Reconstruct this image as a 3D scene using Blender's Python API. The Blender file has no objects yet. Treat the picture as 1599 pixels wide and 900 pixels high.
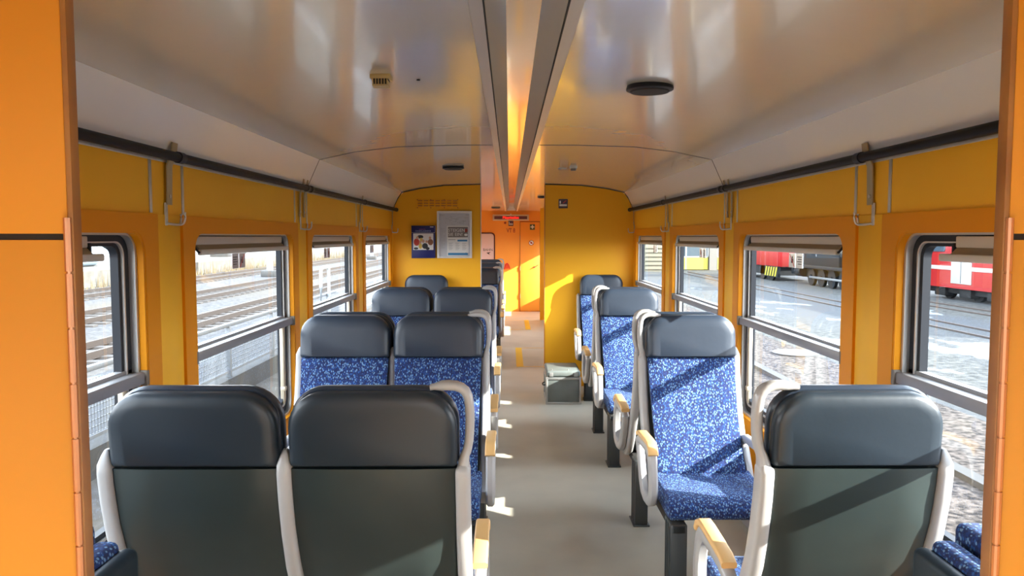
import bpy, bmesh, math, random
from mathutils import Vector, Matrix
R = math.radians
random.seed(7)
SC = bpy.context.scene
COL = SC.collection

# ------------------------------------------------------------------ camera, world, sun, exposure
CAMX, CAMZ = -0.038, 1.565
cd = bpy.data.cameras.new('camera'); cam = bpy.data.objects.new('camera', cd); COL.objects.link(cam)
cd.sensor_width = 36.0; cd.lens = 1200/1599*36.0; cd.clip_start = 0.02; cd.clip_end = 500
cam.location = (CAMX, 0, CAMZ); cam.rotation_euler = (R(90-3.814), 0, -0.0033)
SC.camera = cam
SC.view_settings.view_transform = 'Standard'; SC.view_settings.look = 'None'
SC.view_settings.gamma = 1.0; SC.view_settings.use_curve_mapping = False
SC.view_settings.exposure = 2.32
SC.cycles.max_bounces = 14; SC.cycles.diffuse_bounces = 8; SC.cycles.glossy_bounces = 5
SC.cycles.transparent_max_bounces = 24; SC.cycles.transmission_bounces = 6
SC.cycles.caustics_reflective = False; SC.cycles.caustics_refractive = False
SC.cycles.sample_clamp_indirect = 8.0

SKY = 2.1
SUN = 4.8
w = bpy.data.worlds.new('sky'); SC.world = w; w.use_nodes = True
nt = w.node_tree; nt.nodes.clear()
wo = nt.nodes.new('ShaderNodeOutputWorld'); bg = nt.nodes.new('ShaderNodeBackground')
tc = nt.nodes.new('ShaderNodeTexCoord'); sx = nt.nodes.new('ShaderNodeSeparateXYZ'); cr = nt.nodes.new('ShaderNodeValToRGB')
cr.color_ramp.elements[0].position = 0.0; cr.color_ramp.elements[0].color = (0.97, 0.98, 1.0, 1)
cr.color_ramp.elements[1].position = 0.7; cr.color_ramp.elements[1].color = (0.72, 0.84, 1.0, 1)
nt.links.new(tc.outputs['Generated'], sx.inputs[0]); nt.links.new(sx.outputs['Z'], cr.inputs[0])
nt.links.new(cr.outputs[0], bg.inputs['Color']); bg.inputs['Strength'].default_value = SKY
nt.links.new(bg.outputs[0], wo.inputs['Surface'])
sl = bpy.data.lights.new('sun', 'SUN'); sl.energy = SUN; sl.angle = R(0.6); sl.color = (1.0, 0.95, 0.86)
so = bpy.data.objects.new('sun', sl); COL.objects.link(so)
SUNDIR = Vector((-1.0, 0.43, -0.50)).normalized()
so.rotation_euler = SUNDIR.to_track_quat('-Z', 'Y').to_euler(); so.location = (20, -8, 12)

# ------------------------------------------------------------------ materials
MATS = {}
def mat(name, col, rough=0.5, metal=0.0, coat=0.0, coat_rough=0.1, spec=0.5, noise=None, bump=None, emit=None):
    if name in MATS: return MATS[name]
    m = bpy.data.materials.new(name); m.use_nodes = True
    n = m.node_tree; b = n.nodes['Principled BSDF']
    b.inputs['Base Color'].default_value = (*col, 1); b.inputs['Roughness'].default_value = rough
    b.inputs['Metallic'].default_value = metal; b.inputs['Coat Weight'].default_value = coat
    b.inputs['Coat Roughness'].default_value = coat_rough; b.inputs['Specular IOR Level'].default_value = spec
    if emit: b.inputs['Emission Color'].default_value = (*emit[0], 1); b.inputs['Emission Strength'].default_value = emit[1]
    if noise:   # (scale, second colour, low, high)
        t = n.nodes.new('ShaderNodeTexCoord'); x = n.nodes.new('ShaderNodeTexNoise'); r = n.nodes.new('ShaderNodeValToRGB')
        x.inputs['Scale'].default_value = noise[0]; x.inputs['Detail'].default_value = 5
        r.color_ramp.elements[0].position = noise[2]; r.color_ramp.elements[0].color = (*col, 1)
        r.color_ramp.elements[1].position = noise[3]; r.color_ramp.elements[1].color = (*noise[1], 1)
        n.links.new(t.outputs['Object'], x.inputs['Vector']); n.links.new(x.outputs['Fac'], r.inputs[0])
        n.links.new(r.outputs[0], b.inputs['Base Color'])
    if bump:    # (scale, strength, distance)
        t = n.nodes.new('ShaderNodeTexCoord'); x = n.nodes.new('ShaderNodeTexNoise'); u = n.nodes.new('ShaderNodeBump')
        x.inputs['Scale'].default_value = bump[0]; x.inputs['Detail'].default_value = 4
        u.inputs['Strength'].default_value = bump[1]; u.inputs['Distance'].default_value = bump[2]
        n.links.new(t.outputs['Object'], x.inputs['Vector']); n.links.new(x.outputs['Fac'], u.inputs['Height'])
        n.links.new(u.outputs[0], b.inputs['Normal'])
    MATS[name] = m; return m

YEL = mat('yellow laminate', (0.95, 0.50, 0.028), 0.5, spec=0.25, noise=(3.0, (0.93, 0.475, 0.023), 0.35, 0.7), bump=(600, 0.05, 0.001))
ORG = mat('orange window surround', (0.80, 0.29, 0.003), 0.5, spec=0.2, bump=(500, 0.04, 0.001))
YPT = mat('yellow partition', (0.90, 0.44, 0.015), 0.5, spec=0.25, bump=(500, 0.05, 0.001))
YEND = mat('end wall orange', (0.9, 0.36, 0.035), 0.45)
CEIL = mat('glossy ceiling sheet', (0.80, 0.76, 0.66), 0.24, metal=0.35, coat=0.6, coat_rough=0.08, noise=(0.8, (0.76, 0.72, 0.62), 0.4, 0.7), bump=(1.6, 0.12, 0.03))
COVE = mat('ceiling cove', (0.80, 0.80, 0.78), 0.3, coat=0.3, coat_rough=0.15)
SEAM = mat('dark joint', (0.03, 0.028, 0.025), 0.8)
FLOOR = mat('grey beige vinyl floor', (0.54, 0.50, 0.40), 0.5, noise=(2.2, (0.44, 0.41, 0.33), 0.35, 0.75), bump=(300, 0.1, 0.001))
ALU = mat('brushed aluminium', (0.56, 0.54, 0.51), 0.38, metal=0.6)
ALUG = mat('grey aluminium bar', (0.31, 0.30, 0.30), 0.45, metal=0.3)
STEEL = mat('steel strap', (0.38, 0.32, 0.2), 0.4, metal=0.4)
BLK = mat('black rubber', (0.006, 0.008, 0.013), 0.5, spec=0.35)
RAIL = mat('black handrail', (0.005, 0.004, 0.0035), 0.55, spec=0.2)
WHT = mat('light grey seat plastic', (0.42, 0.41, 0.40), 0.38, coat=0.15)
LEA = mat('dark leatherette', (0.022, 0.033, 0.052), 0.38, coat=0.1, coat_rough=0.3, bump=(14, 0.22, 0.006))
LEA2 = mat('dark leatherette rear', (0.016, 0.025, 0.035), 0.40, bump=(12, 0.25, 0.006))
SHELL = mat('dark green grey shell', (0.024, 0.034, 0.033), 0.36, noise=(5, (0.030, 0.042, 0.040), 0.4, 0.7), bump=(400, 0.06, 0.0008))
TAN = mat('tan armrest pad', (0.78, 0.47, 0.18), 0.5)
DRK = mat('dark pedestal metal', (0.045, 0.055, 0.06), 0.4, metal=0.2)
WOODM = mat('stained wood edge', (0.31, 0.15, 0.045), 0.5, noise=(8, (0.23, 0.10, 0.028), 0.4, 0.65))
BRZ = mat('bronze hinge', (0.5, 0.27, 0.16), 0.35, metal=0.75)
CASE = mat('grey case paint', (0.165, 0.19, 0.18), 0.45, noise=(7, (0.13, 0.15, 0.14), 0.4, 0.7))
CASEE = mat('case metal edging', (0.42, 0.43, 0.42), 0.35, metal=0.6)
BLIND = mat('blind housing grey', (0.62, 0.57, 0.50), 0.5)
BLINDF = mat('blind cloth brown', (0.27, 0.20, 0.12), 0.7)
PAPER = mat('paper white', (0.78, 0.78, 0.76), 0.5)
PAPG = mat('paper print grey', (0.36, 0.37, 0.38), 0.6)
INK = mat('ink black', (0.03, 0.03, 0.035), 0.6)
SGN = mat('sign dark purple', (0.035, 0.015, 0.04), 0.4)
RED = mat('signal red', (0.62, 0.03, 0.02), 0.4)
BLUEP = mat('brochure blue', (0.008, 0.012, 0.12), 0.35)
TEAL = mat('print teal blue', (0.03, 0.20, 0.42), 0.5)
DRED = mat('dark red lettering', (0.30, 0.03, 0.01), 0.5)
GOLD = mat('yellow floor tape', (0.86, 0.52, 0.04), 0.5)
SKIN = mat('print skin tone', (0.62, 0.36, 0.24), 0.6)
BRN = mat('print brown', (0.28, 0.12, 0.06), 0.6)

def fabric():
    m = bpy.data.materials.new('blue flecked moquette'); m.use_nodes = True
    n = m.node_tree; b = n.nodes['Principled BSDF']; b.inputs['Roughness'].default_value = 0.85
    b.inputs['Sheen Weight'].default_value = 0.08; b.inputs['Sheen Tint'].default_value = (0.5, 0.7, 1, 1)
    t = n.nodes.new('ShaderNodeTexCoord')
    mp = n.nodes.new('ShaderNodeMapping'); mp.inputs['Scale'].default_value = (1.45, 1.0, 0.75)
    mp.inputs['Rotation'].default_value = (0, R(28), 0)
    n.links.new(t.outputs['Object'], mp.inputs['Vector'])
    v = n.nodes.new('ShaderNodeTexVoronoi'); v.inputs['Scale'].default_value = 112; v.inputs['Randomness'].default_value = 0.9
    n.links.new(mp.outputs[0], v.inputs['Vector'])
    r1 = n.nodes.new('ShaderNodeValToRGB'); r1.color_ramp.elements[0].position = 0.36; r1.color_ramp.elements[0].color = (1, 1, 1, 1)
    r1.color_ramp.elements[1].position = 0.50; r1.color_ramp.elements[1].color = (0, 0, 0, 1)
    n.links.new(v.outputs['Distance'], r1.inputs[0])
    sp = n.nodes.new('ShaderNodeSeparateColor'); n.links.new(v.outputs['Color'], sp.inputs[0])
    r2 = n.nodes.new('ShaderNodeValToRGB'); r2.color_ramp.interpolation = 'CONSTANT'
    e = r2.color_ramp.elements; e[0].position = 0; e[0].color = (0.004, 0.014, 0.085, 1); e[1].position = 0.30; e[1].color = (0.018, 0.095, 0.31, 1)
    x = e.new(0.52); x.color = (0.15, 0.28, 0.47, 1)
    n.links.new(sp.outputs[0], r2.inputs[0])
    ns = n.nodes.new('ShaderNodeTexNoise'); ns.inputs['Scale'].default_value = 110; n.links.new(t.outputs['Object'], ns.inputs['Vector'])
    r3 = n.nodes.new('ShaderNodeValToRGB'); r3.color_ramp.elements[0].position = 0.42; r3.color_ramp.elements[0].color = (0.003, 0.008, 0.060, 1)
    r3.color_ramp.elements[1].position = 0.62; r3.color_ramp.elements[1].color = (0.006, 0.034, 0.17, 1)
    n.links.new(ns.outputs['Fac'], r3.inputs[0])
    mx = n.nodes.new('ShaderNodeMix'); mx.data_type = 'RGBA'
    n.links.new(r1.outputs[0], mx.inputs[0]); n.links.new(r3.outputs[0], mx.inputs[6]); n.links.new(r2.outputs[0], mx.inputs[7])
    n.links.new(mx.outputs[2], b.inputs['Base Color'])
    return m
FAB = fabric()

def glassmat(name, tint, refl=0.04):
    m = bpy.data.materials.new(name); m.use_nodes = True; n = m.node_tree; n.nodes.clear()
    o = n.nodes.new('ShaderNodeOutputMaterial'); mx = n.nodes.new('ShaderNodeMixShader')
    tr = n.nodes.new('ShaderNodeBsdfTransparent'); tr.inputs[0].default_value = (*tint, 1)
    gl = n.nodes.new('ShaderNodeBsdfGlossy'); gl.inputs['Roughness'].default_value = 0.01; gl.inputs[0].default_value = (0.9, 0.95, 1, 1)
    fr = n.nodes.new('ShaderNodeFresnel'); fr.inputs['IOR'].default_value = 1.45
    mu = n.nodes.new('ShaderNodeMath'); mu.operation = 'MULTIPLY'; mu.inputs[1].default_value = 0.09
    n.links.new(fr.outputs[0], mu.inputs[0]); n.links.new(mu.outputs[0], mx.inputs[0]); n.links.new(tr.outputs[0], mx.inputs[1]); n.links.new(gl.outputs[0], mx.inputs[2])
    n.links.new(mx.outputs[0], o.inputs[0]); return m
GLS = glassmat('tinted window glass', (0.93, 0.97, 0.98))

# ------------------------------------------------------------------ helpers
def tag(o, label=None, cat=None, group=None, kind=None):
    if label: o['label'] = label
    if cat: o['category'] = cat
    if group: o['group'] = group
    if kind: o['kind'] = kind
    return o
def empty(name, loc=(0, 0, 0), rz=0, **k):
    o = bpy.data.objects.new(name, None); COL.objects.link(o); o.location = loc; o.rotation_euler = (0, 0, rz)
    o.empty_display_size = 0.05
    return tag(o, **k)
def link(name, bm, m, parent=None, smooth=True, ang=35, **k):
    bmesh.ops.recalc_face_normals(bm, faces=bm.faces[:])
    me = bpy.data.meshes.new(name); bm.to_mesh(me); bm.free()
    for x in (m if isinstance(m, (list, tuple)) else [m]): me.materials.append(x)
    if smooth:
        for p in me.polygons: p.use_smooth = True
        try: me.set_sharp_from_angle(angle=R(ang))
        except Exception: pass
    o = bpy.data.objects.new(name, me); COL.objects.link(o)
    if parent: o.parent = parent
    return tag(o, **k)
def B(): return bmesh.new()
def box(bm, x0, x1, y0, y1, z0, z1, bev=0.0, seg=2, mi=0):
    vs = [bm.verts.new(p) for p in ((x0,y0,z0),(x1,y0,z0),(x1,y1,z0),(x0,y1,z0),(x0,y0,z1),(x1,y0,z1),(x1,y1,z1),(x0,y1,z1))]
    fs = [bm.faces.new([vs[i] for i in f]) for f in ((3,2,1,0),(4,5,6,7),(0,1,5,4),(1,2,6,5),(2,3,7,6),(3,0,4,7))]
    for f in fs: f.material_index = mi
    if bev > 0:
        es = list({e for f in fs for e in f.edges})
        bmesh.ops.bevel(bm, geom=es, offset=bev, segments=seg, affect='EDGES', profile=0.5)
    return bm
def loft(bm, rings, cap=True, closed_path=False, mi=0):
    rr = [[bm.verts.new(p) for p in r] for r in rings]
    n = len(rr[0]); m = len(rr)
    for i in range(m if closed_path else m-1):
        a, b = rr[i], rr[(i+1) % m]
        for j in range(n):
            f = bm.faces.new((a[j], a[(j+1) % n], b[(j+1) % n], b[j])); f.material_index = mi
    if cap and not closed_path:
        bm.faces.new(rr[0][::-1]).material_index = mi; bm.faces.new(rr[-1]).material_index = mi
    return bm
def circ(c, u, v, ru, rv=None, n=10):
    rv = rv or ru
    return [c + u*(ru*math.cos(2*math.pi*i/n)) + v*(rv*math.sin(2*math.pi*i/n)) for i in range(n)]
def tube(bm, pts, r, n=10, rv=None, up=(0, 0, 1), mi=0, sm=0, closed=False):
    P = [Vector(p) for p in pts]
    for _ in range(sm):
        Q = [P[0]] if not closed else []
        for i in range(len(P)-1 if not closed else len(P)):
            a, b = P[i], P[(i+1) % len(P)]
            Q += [a.lerp(b, .25), a.lerp(b, .75)]
        if not closed: Q.append(P[-1])
        P = Q
    rings = []
    for i, p in enumerate(P):
        if closed: d = P[(i+1) % len(P)] - P[i-1]
        else: d = P[min(i+1, len(P)-1)] - P[max(i-1, 0)]
        d.normalize(); s = d.cross(Vector(up))
        if s.length < 1e-3: s = d.cross(Vector((0, 1, 0)))
        s.normalize(); u = s.cross(d)
        rings.append(circ(p, s, u, r if not isinstance(r, (list, tuple)) else r[min(i, len(r)-1)], rv, n))
    return loft(bm, rings, closed_path=closed, mi=mi)
def cyl(bm, c, axis, r, h, n=20, r2=None, mi=0):
    c = Vector(c); a = Vector(axis).normalized(); u = a.orthogonal().normalized(); v = a.cross(u)
    return loft(bm, [circ(c, u, v, r, n=n), circ(c + a*h, u, v, r2 if r2 is not None else r, n=n)], mi=mi)
def rrect(a0, a1, b0, b1, r, k=6):
    out = []
    rs = r if isinstance(r, (list, tuple)) else [r]*4
    for (ca, cb, s), q in zip(((a1, b1, 0), (a0, b1, 1), (a0, b0, 2), (a1, b0, 3)), rs):
        q = max(q, 0.0005)
        ox = ca - q if s in (0, 3) else ca + q; oy = cb - q if s in (0, 1) else cb + q
        for i in range(k+1):
            t = math.pi/2*(s + i/k); out.append((ox + q*math.cos(t), oy + q*math.sin(t)))
    return out
def ringplate(bm, outer, inner, d0, d1, fn, mi=0):
    n = len(outer)
    A = [bm.verts.new(fn(a, b, d0)) for a, b in outer]; Bv = [bm.verts.new(fn(a, b, d0)) for a, b in inner]
    Cc = [bm.verts.new(fn(a, b, d1)) for a, b in outer]; D = [bm.verts.new(fn(a, b, d1)) for a, b in inner]
    for i in range(n):
        j = (i+1) % n
        for q in ((A[i], A[j], Bv[j], Bv[i]), (Cc[j], Cc[i], D[i], D[j]), (A[j], A[i], Cc[i], Cc[j]), (Bv[i], Bv[j], D[j], D[i])):
            f = bm.faces.new(q); f.material_index = mi
    return bm
def prism(bm, pts, fn, d0, d1, mi=0):
    return loft(bm, [[fn(a, b, d0) for a, b in pts], [fn(a, b, d1) for a, b in pts]], mi=mi)
def text(name, body, size, loc, rot, m, parent=None, align='CENTER', ext=0.0006, bold=0.0, **k):
    c = bpy.data.curves.new(name, 'FONT'); c.body = body; c.size = size; c.extrude = ext; c.offset = bold; c.align_x = align
    c.materials.append(m); o = bpy.data.objects.new(name, c); COL.objects.link(o)
    bpy.context.view_layer.update()
    me = bpy.data.meshes.new_from_object(o); bpy.data.objects.remove(o); me.name = name
    o = bpy.data.objects.new(name, me); COL.objects.link(o)
    o.location = loc; o.rotation_euler = rot
    if parent: o.parent = parent
    return tag(o, **k)
FXZ = lambda yy: (lambda a, b, d: Vector((a, yy + d, b)))
def copytree(o, parent=None):
    c = o.copy(); COL.objects.link(c)
    if parent: c.parent = parent
    for ch in list(o.children): copytree(ch, c)
    return c

# ------------------------------------------------------------------ the shell of the carriage
W = 1.25; ZT = 1.84; Y0, Y1 = -1.9, 16.05
PITCH = 1.745
def YC(k): return 1.865 + PITCH*(k-1)
WZ0, WZ1 = 0.575, 1.585
HW = 0.675

bm = B(); box(bm, -W, W, Y0, Y1, -0.06, 0.0); link('floor', bm, FLOOR, kind='structure', smooth=False)

CP = [(0.128, 2.108), (0.35, 2.108), (0.7, 2.098), (0.95, 2.068), (1.165, 2.022), (1.228, 1.885), (1.250, 1.838)]
def cz(x):
    x = abs(x)
    for (a, za), (b, zb) in zip(CP, CP[1:]):
        if x <= b: return za + (zb-za)*max(0, (x-a))/(b-a)
    return CP[-1][1]
def sheet(name, s, ya, yb, pts, m, th=0.02):
    fn = lambda a, b, d: Vector((s*a, d, b))
    up = [(a + (0.02 if i > len(pts)-3 else 0), b + th) for i, (a, b) in enumerate(pts)]
    bm = B(); prism(bm, pts + up[::-1], fn, ya, yb); return link(name, bm, m, kind='structure', ang=12)
def densify(P):
    out = []
    for (a, za), (b, zb) in zip(P, P[1:]):
        for i in range(4): out.append((a+(b-a)*i/4, za+(zb-za)*i/4))
    return out + [P[-1]]
SEG = [(Y0, 4.60), (4.605, 7.99), (7.99, Y1)]
for ya, yb in SEG:
    for s in (-1, 1):
        sheet('ceiling', s, ya, yb, CP[:5], CEIL)
        sheet('ceiling_cove', s, ya, yb, CP[4:], COVE)
for s in (-1, 1):
    bm = B(); pts = [(a, b + 0.004) for a, b in CP]
    prism(bm, [(a, b-.0055) for a, b in pts] + [(a, b+0.012) for a, b in pts[::-1]], lambda a, b, d: Vector((s*a, d, b)), 4.598, 4.607)
    link('trim_ceiling_joint', bm, SEAM, kind='structure')

# walls: one ring plate per bay, with a rounded hole for its window
def wfn(s): return lambda a, b, d: Vector((s*(W + d), a, b))
def wall(side, s, bays, solids):
    bm = B(); fn = wfn(s)
    for y0, y1, hole in bays:
        ringplate(bm, rrect(y0, y1, 0, ZT+0.05, 0), rrect(*hole), 0.0, 0.07, fn)
    for y0, y1 in solids:
        box(bm, min(s*W, s*(W+.07)), max(s*W, s*(W+.07)), y0, y1, 0, ZT+0.05)
    return link('wall_' + side, bm, YEL, kind='structure')
def std(k): return (YC(k)-PITCH/2, YC(k)+PITCH/2, (YC(k)-HW, YC(k)+HW, WZ0, WZ1, 0.07))
bayL = [std(k) for k in (1, 2, 3, 4, 5, 6, 7, 8)]
bayR = [std(k) for k in (1, 2, 3, 4)]
e4 = YC(4)+PITCH/2
DOORH = (9.30, 10.60, 0.98, 1.76, 0.06)
bayR += [(e4, 11.2, DOORH), (11.2, 13.2, (11.5, 12.9, WZ0, WZ1, .07)), (14.2, Y1, (14.48, 15.83, WZ0, WZ1, .07))]
VH = (-1.70, -0.15, 0.20, 1.80, 0.08)  # unseen vestibule glazing, enlarged to throw daylight on the cupboard fronts
s1 = YC(1)-PITCH/2
bayL += [(Y0, 0.0, VH)]; bayR += [(Y0, 0.0, VH)]
eL = YC(8)+PITCH/2
wall('left', -1, bayL, [(0.0, s1), (eL, Y1)])
wall('right', 1, bayR, [(0.0, s1), (13.2, 14.2)])
bm = B(); ringplate(bm, rrect(-W-.07, W+.07, 0, 2.15, 0), rrect(-.45, .45, .6, 1.8, .08), -.05, 0, FXZ(Y0)); link('wall_back', bm, YEL, kind='structure')  # unseen opening behind the camera, added to brighten the cupboard fronts
bm = B(); box(bm, -W-.07, W+.07, Y1, Y1+0.05, 0, 2.2); link('wall_end', bm, YEND, kind='structure')
for s, nm in ((-1, 'left'), (1, 'right')):
    bm = B(); box(bm, min(s*W, s*(W-.012)), max(s*W, s*(W-.012)), 1.0, 7.98, 0, 0.09, 0.003); link('baseboard_' + nm, bm, ALUG, kind='structure')

# central light channel in the ceiling
lc = empty('ceiling_channel', (0, 0, 2.1), kind='structure')
lc['kind'] = 'structure'
LCT = mat('channel top panel', (0.92, 0.80, 0.66), 0.14, metal=0.7, coat=0.5, coat_rough=0.05)
bm = B()
for s in (-1, 1):
    prism(bm, [(s*0.095, -0.012), (s*0.130, -0.012), (s*0.134, 0.004), (s*0.128, 0.018), (s*0.095, 0.018)], lambda a, b, d: Vector((a, d, b)), Y0, Y1-.3)
link('rim', bm, ALU, lc)
bm = B()
for s in (-1, 1):
    prism(bm, [(s*0.094, -0.008), (s*0.047, 0.075), (s*0.047, 0.085), (s*0.098, 0.085), (s*0.098, -0.002)], lambda a, b, d: Vector((a, d, b)), Y0, Y1-.3)
link('side_panel', bm, mat('channel side', (0.60, 0.60, 0.57), 0.3, metal=0.5), lc)
bm = B(); box(bm, -0.05, 0.05, Y0, Y1-.3, 0.078, 0.09); link('top_panel', bm, LCT, lc)
bm = B()
for s in (-1, 1): box(bm, s*0.0965-.0018, s*0.0965+.0018, Y0, Y1-.3, -0.0135, -0.004)
link('groove', bm, SEAM, lc)
bm = B(); box(bm, -0.14, 0.14, Y1-.3, Y1, 0.008, 0.03); box(bm, -.1, .1, Y1-.31, Y1-.29, 0.0, .09); link('end_cover', bm, COVE, lc)

# partitions in the middle of the carriage
def partition(name, xa, xb, y, th, m):
    n = 14; xs = [xa + (xb-xa)*i/n for i in range(n+1)]
    pts = [(xa, 0.0)] + [(x, cz(x)-0.001) for x in xs] + [(xb, 0.0)]
    bm = B(); prism(bm, pts, FXZ(y), 0, th); return link(name, bm, m, kind='structure', ang=20)
PY = 7.98
partition('wall_partition_left', -1.249, -0.335, PY, 0.045, YPT)
partition('wall_partition_right', 0.330, 1.249, PY, 0.045, YPT)
partition('wall_partition_far_right', 0.535, 1.249, 14.4, 0.04, YPT)
bm = B(); box(bm, -0.338, -0.330, PY-.004, PY+.05, 0, cz(.33)-.002, .002); link('trim_1', bm, ALU, kind='structure')
bm = B(); box(bm, 0.324, 0.332, PY-.004, PY+.05, 0, cz(.33)-.002, .002); link('trim_2', bm, mat('orange edge', (0.55, 0.2, 0.03), .5), kind='structure')
for i, (xa, xb, y) in enumerate(((-1.24, -.335, PY), (0.33, 1.24, PY))):
    bm = B(); n = 20
    xs = [xa + (xb-xa)*j/n for j in range(n+1)]
    tube(bm, [(x, y-.002, cz(x)-.004) for x in xs], 0.004, 6, up=(0, 1, 0)); link('trim_%d' % (3+i), bm, SEAM, kind='structure')

# near partition: cupboards either side of the doorway the camera looks through
for s, nm in ((-1, 'left'), (1, 'right')):
    bx = lambda a, b: (min(s*a, s*b), max(s*a, s*b))
    r = empty('cupboard_partition', (s*0.9, 0.98, 0), label='%s orange laminate cupboard front beside the open doorway nearest the camera' % nm, cat='cupboard')
    def P(bm, a, b, *q, **k):
        x0, x1 = bx(a, b); box(bm, x0 - s*0.9, x1 - s*0.9, q[0]-.98, q[1]-.98, *q[2:], **k)
    YO = mat('orange cupboard laminate', (0.58, 0.26, 0.028), 0.5, spec=.25, noise=(2.0, (0.55, 0.24, 0.022), 0.35, 0.7), bump=(700, 0.06, 0.001))
    bm = B(); P(bm, 0.59, 0.5975, 0.978, 0.997, 0.0, 2.1, bev=0.001); link('wood_edge', bm, WOODM, r)
    bm = B(); P(bm, 0.5975, 1.25, 0.988, 0.996, 0.0, 2.03); link('core', bm, SEAM, r)
    bm = B(); P(bm, 0.598, 1.245, 0.979, 0.988, 1.569, 2.03, bev=0.001); link('upper_panel', bm, YO, r)
    bm = B(); P(bm, 0.598, 1.245, 0.979, 0.988, 0.02, 1.561, bev=0.001); d = link('door', bm, YO, r)
    bm = B()
    z = 0.03; k = 0
    while z < 1.55:
        cyl(bm, (s*0.5975 - s*0.9, 0.978-.98, z), (0, 0, 1), 0.0052, 0.068, 10); z += 0.071; k += 1
    cyl(bm, (s*0.5975 - s*0.9, 0.978-.98, 0.02), (0, 0, 1), 0.0035, 1.535, 8)
    link('piano_hinge', bm, BRZ, d)

# ------------------------------------------------------------------ windows
wn = 0
def window(s, yc, hw, z0, z1, full=True, cross=1.098):
    global wn; wn += 1
    r = empty('window_%d' % wn, (s*W, yc, z0), kind='structure')
    fn = lambda a, b, d: Vector((s*d, a-yc, b-z0))
    y0, y1 = yc-hw, yc+hw
    if full:
        bm = B(); q = PITCH/2-.1
        zt = z1+0.058
        ringplate(bm, rrect(yc-q, yc+q, 0.12, zt, 0.004), rrect(y0, y1, z0, z1, 0.075), -0.012, 0.0, fn)
        ringplate(bm, rrect(y0-.0, y1+.0, z0-.0, z1+.0, 0.075), rrect(y0+.012, y1-.012, z0+.012, z1-.008, 0.07), -0.010, 0.05, fn)
        link('window_surround', bm, ORG, r, ang=50)
    i = 0.012 if full else 0.0
    def rr(e, rad): return rrect(y0+e, y1-e, z0+e, z1-e*0.6, max(rad, .01))
    bm = B()
    ringplate(bm, rr(i, .07), rr(i+.012, .062), 0.012, 0.055, fn)
    ringplate(bm, rr(i+.045, .05), rr(i+.053, .045), 0.030, 0.058, fn)
    link('window_frame', bm, ALU, r, ang=50)
    bm = B()
    ringplate(bm, rr(i+.012, .062), rr(i+.045, .05), 0.034, 0.064, fn)
    ringplate(bm, rr(i+.053, .045), rr(i+.070, .04), 0.038, 0.064, fn)
    link('rubber_gasket', bm, BLK, r, ang=50)
    zc = cross
    pts = rr(i+.05, .045)
    bm = B(); bm.faces.new([bm.verts.new(fn(a, b, 0.0605)) for a, b in pts]); link('pane', bm, GLS, r, smooth=False)
    if full:
        bm = B(); ya, yb = y0+.004-yc, y1-.004-yc
        x0, x1 = sorted((s*-0.004, s*0.056))
        box(bm, x0, x1, ya, yb, zc-.020-z0, zc+.020-z0, 0.006)
        x0, x1 = sorted((s*0.034, s*0.060)); box(bm, x0, x1, ya, yb, zc+.020-z0, zc+.032-z0)
        c = link('crossbar', bm, ALUG, r)
        bm = B()
        for yy in (ya-.01, yb-.012):
            x0, x1 = sorted((s*-0.012, s*0.03)); box(bm, x0, x1, yy, yy+.022, zc-.026-z0, zc+.026-z0, .004)
        link('end_clip', bm, mat('bronze grey clip', (.20, .16, .12), .5), c)
        bm = B()
        for yy in (ya+.075, yb-.075):
            box(bm, *sorted((s*0.030, s*0.05)), yy-.012, yy+.012, 0.07, zc-.02-z0, .003)
            box(bm, *sorted((s*0.022, s*0.05)), yy-.017, yy+.017, 0.14, 0.165, .004)
        link('guide_channel', bm, mat('guide channel', (.55, .48, .36), .4, metal=.4), r)
    return r
wins = {}
for k in range(1, 9): wins[(-1, k)] = window(-1, YC(k), HW, WZ0, WZ1)
for k in range(1, 5): wins[(1, k)] = window(1, YC(k), HW, WZ0, WZ1)
window(1, 9.95, 0.65, 0.98, 1.76, full=False); window(1, 12.2, 0.70, WZ0, WZ1); window(1, 15.155, 0.675, WZ0, WZ1, full=False)
for s in (-1, 1): window(s, -0.925, 0.775, 0.20, 1.80, full=False)

# upper wall trims (vertical metal strips, line along the cove)
SIDE = {-1: 'left', 1: 'right'}
ORD = {1: 'nearest', 2: 'second', 3: 'third', 4: 'fourth'}
tn = 10
for s in (-1, 1):
    ys = []
    for k in range(0, 4):
        p = YC(k)+PITCH/2
        if k == 3: pass
        ys += [p-.128, p+.128]
    
    for y in ys:
        if y < 1.1: continue
        tn += 1; bm = B(); box(bm, *sorted((s*(W-.004), s*(W+.001))), y-.009, y+.009, WZ1+.062, ZT-.012, .001)
        link('trim_%d' % tn, bm, ALU, kind='structure')
    tn += 1; bm = B(); box(bm, *sorted((s*(W-.004), s*(W+.001))), 1.0, 7.97, ZT-.014, ZT-.002, .001)
    link('trim_%d' % tn, bm, ALU, kind='structure')
    # pillar facing strips between the window surrounds
    for k in range(1, 4):
        p = YC(k)+PITCH/2; tn += 1; bm = B()
        box(bm, *sorted((s*(W-.005), s*(W+.001))), p-.092, p+.092, 0.12, WZ1+.058, .001)
        link('trim_%d' % tn, bm, YEL, kind='structure')

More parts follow.
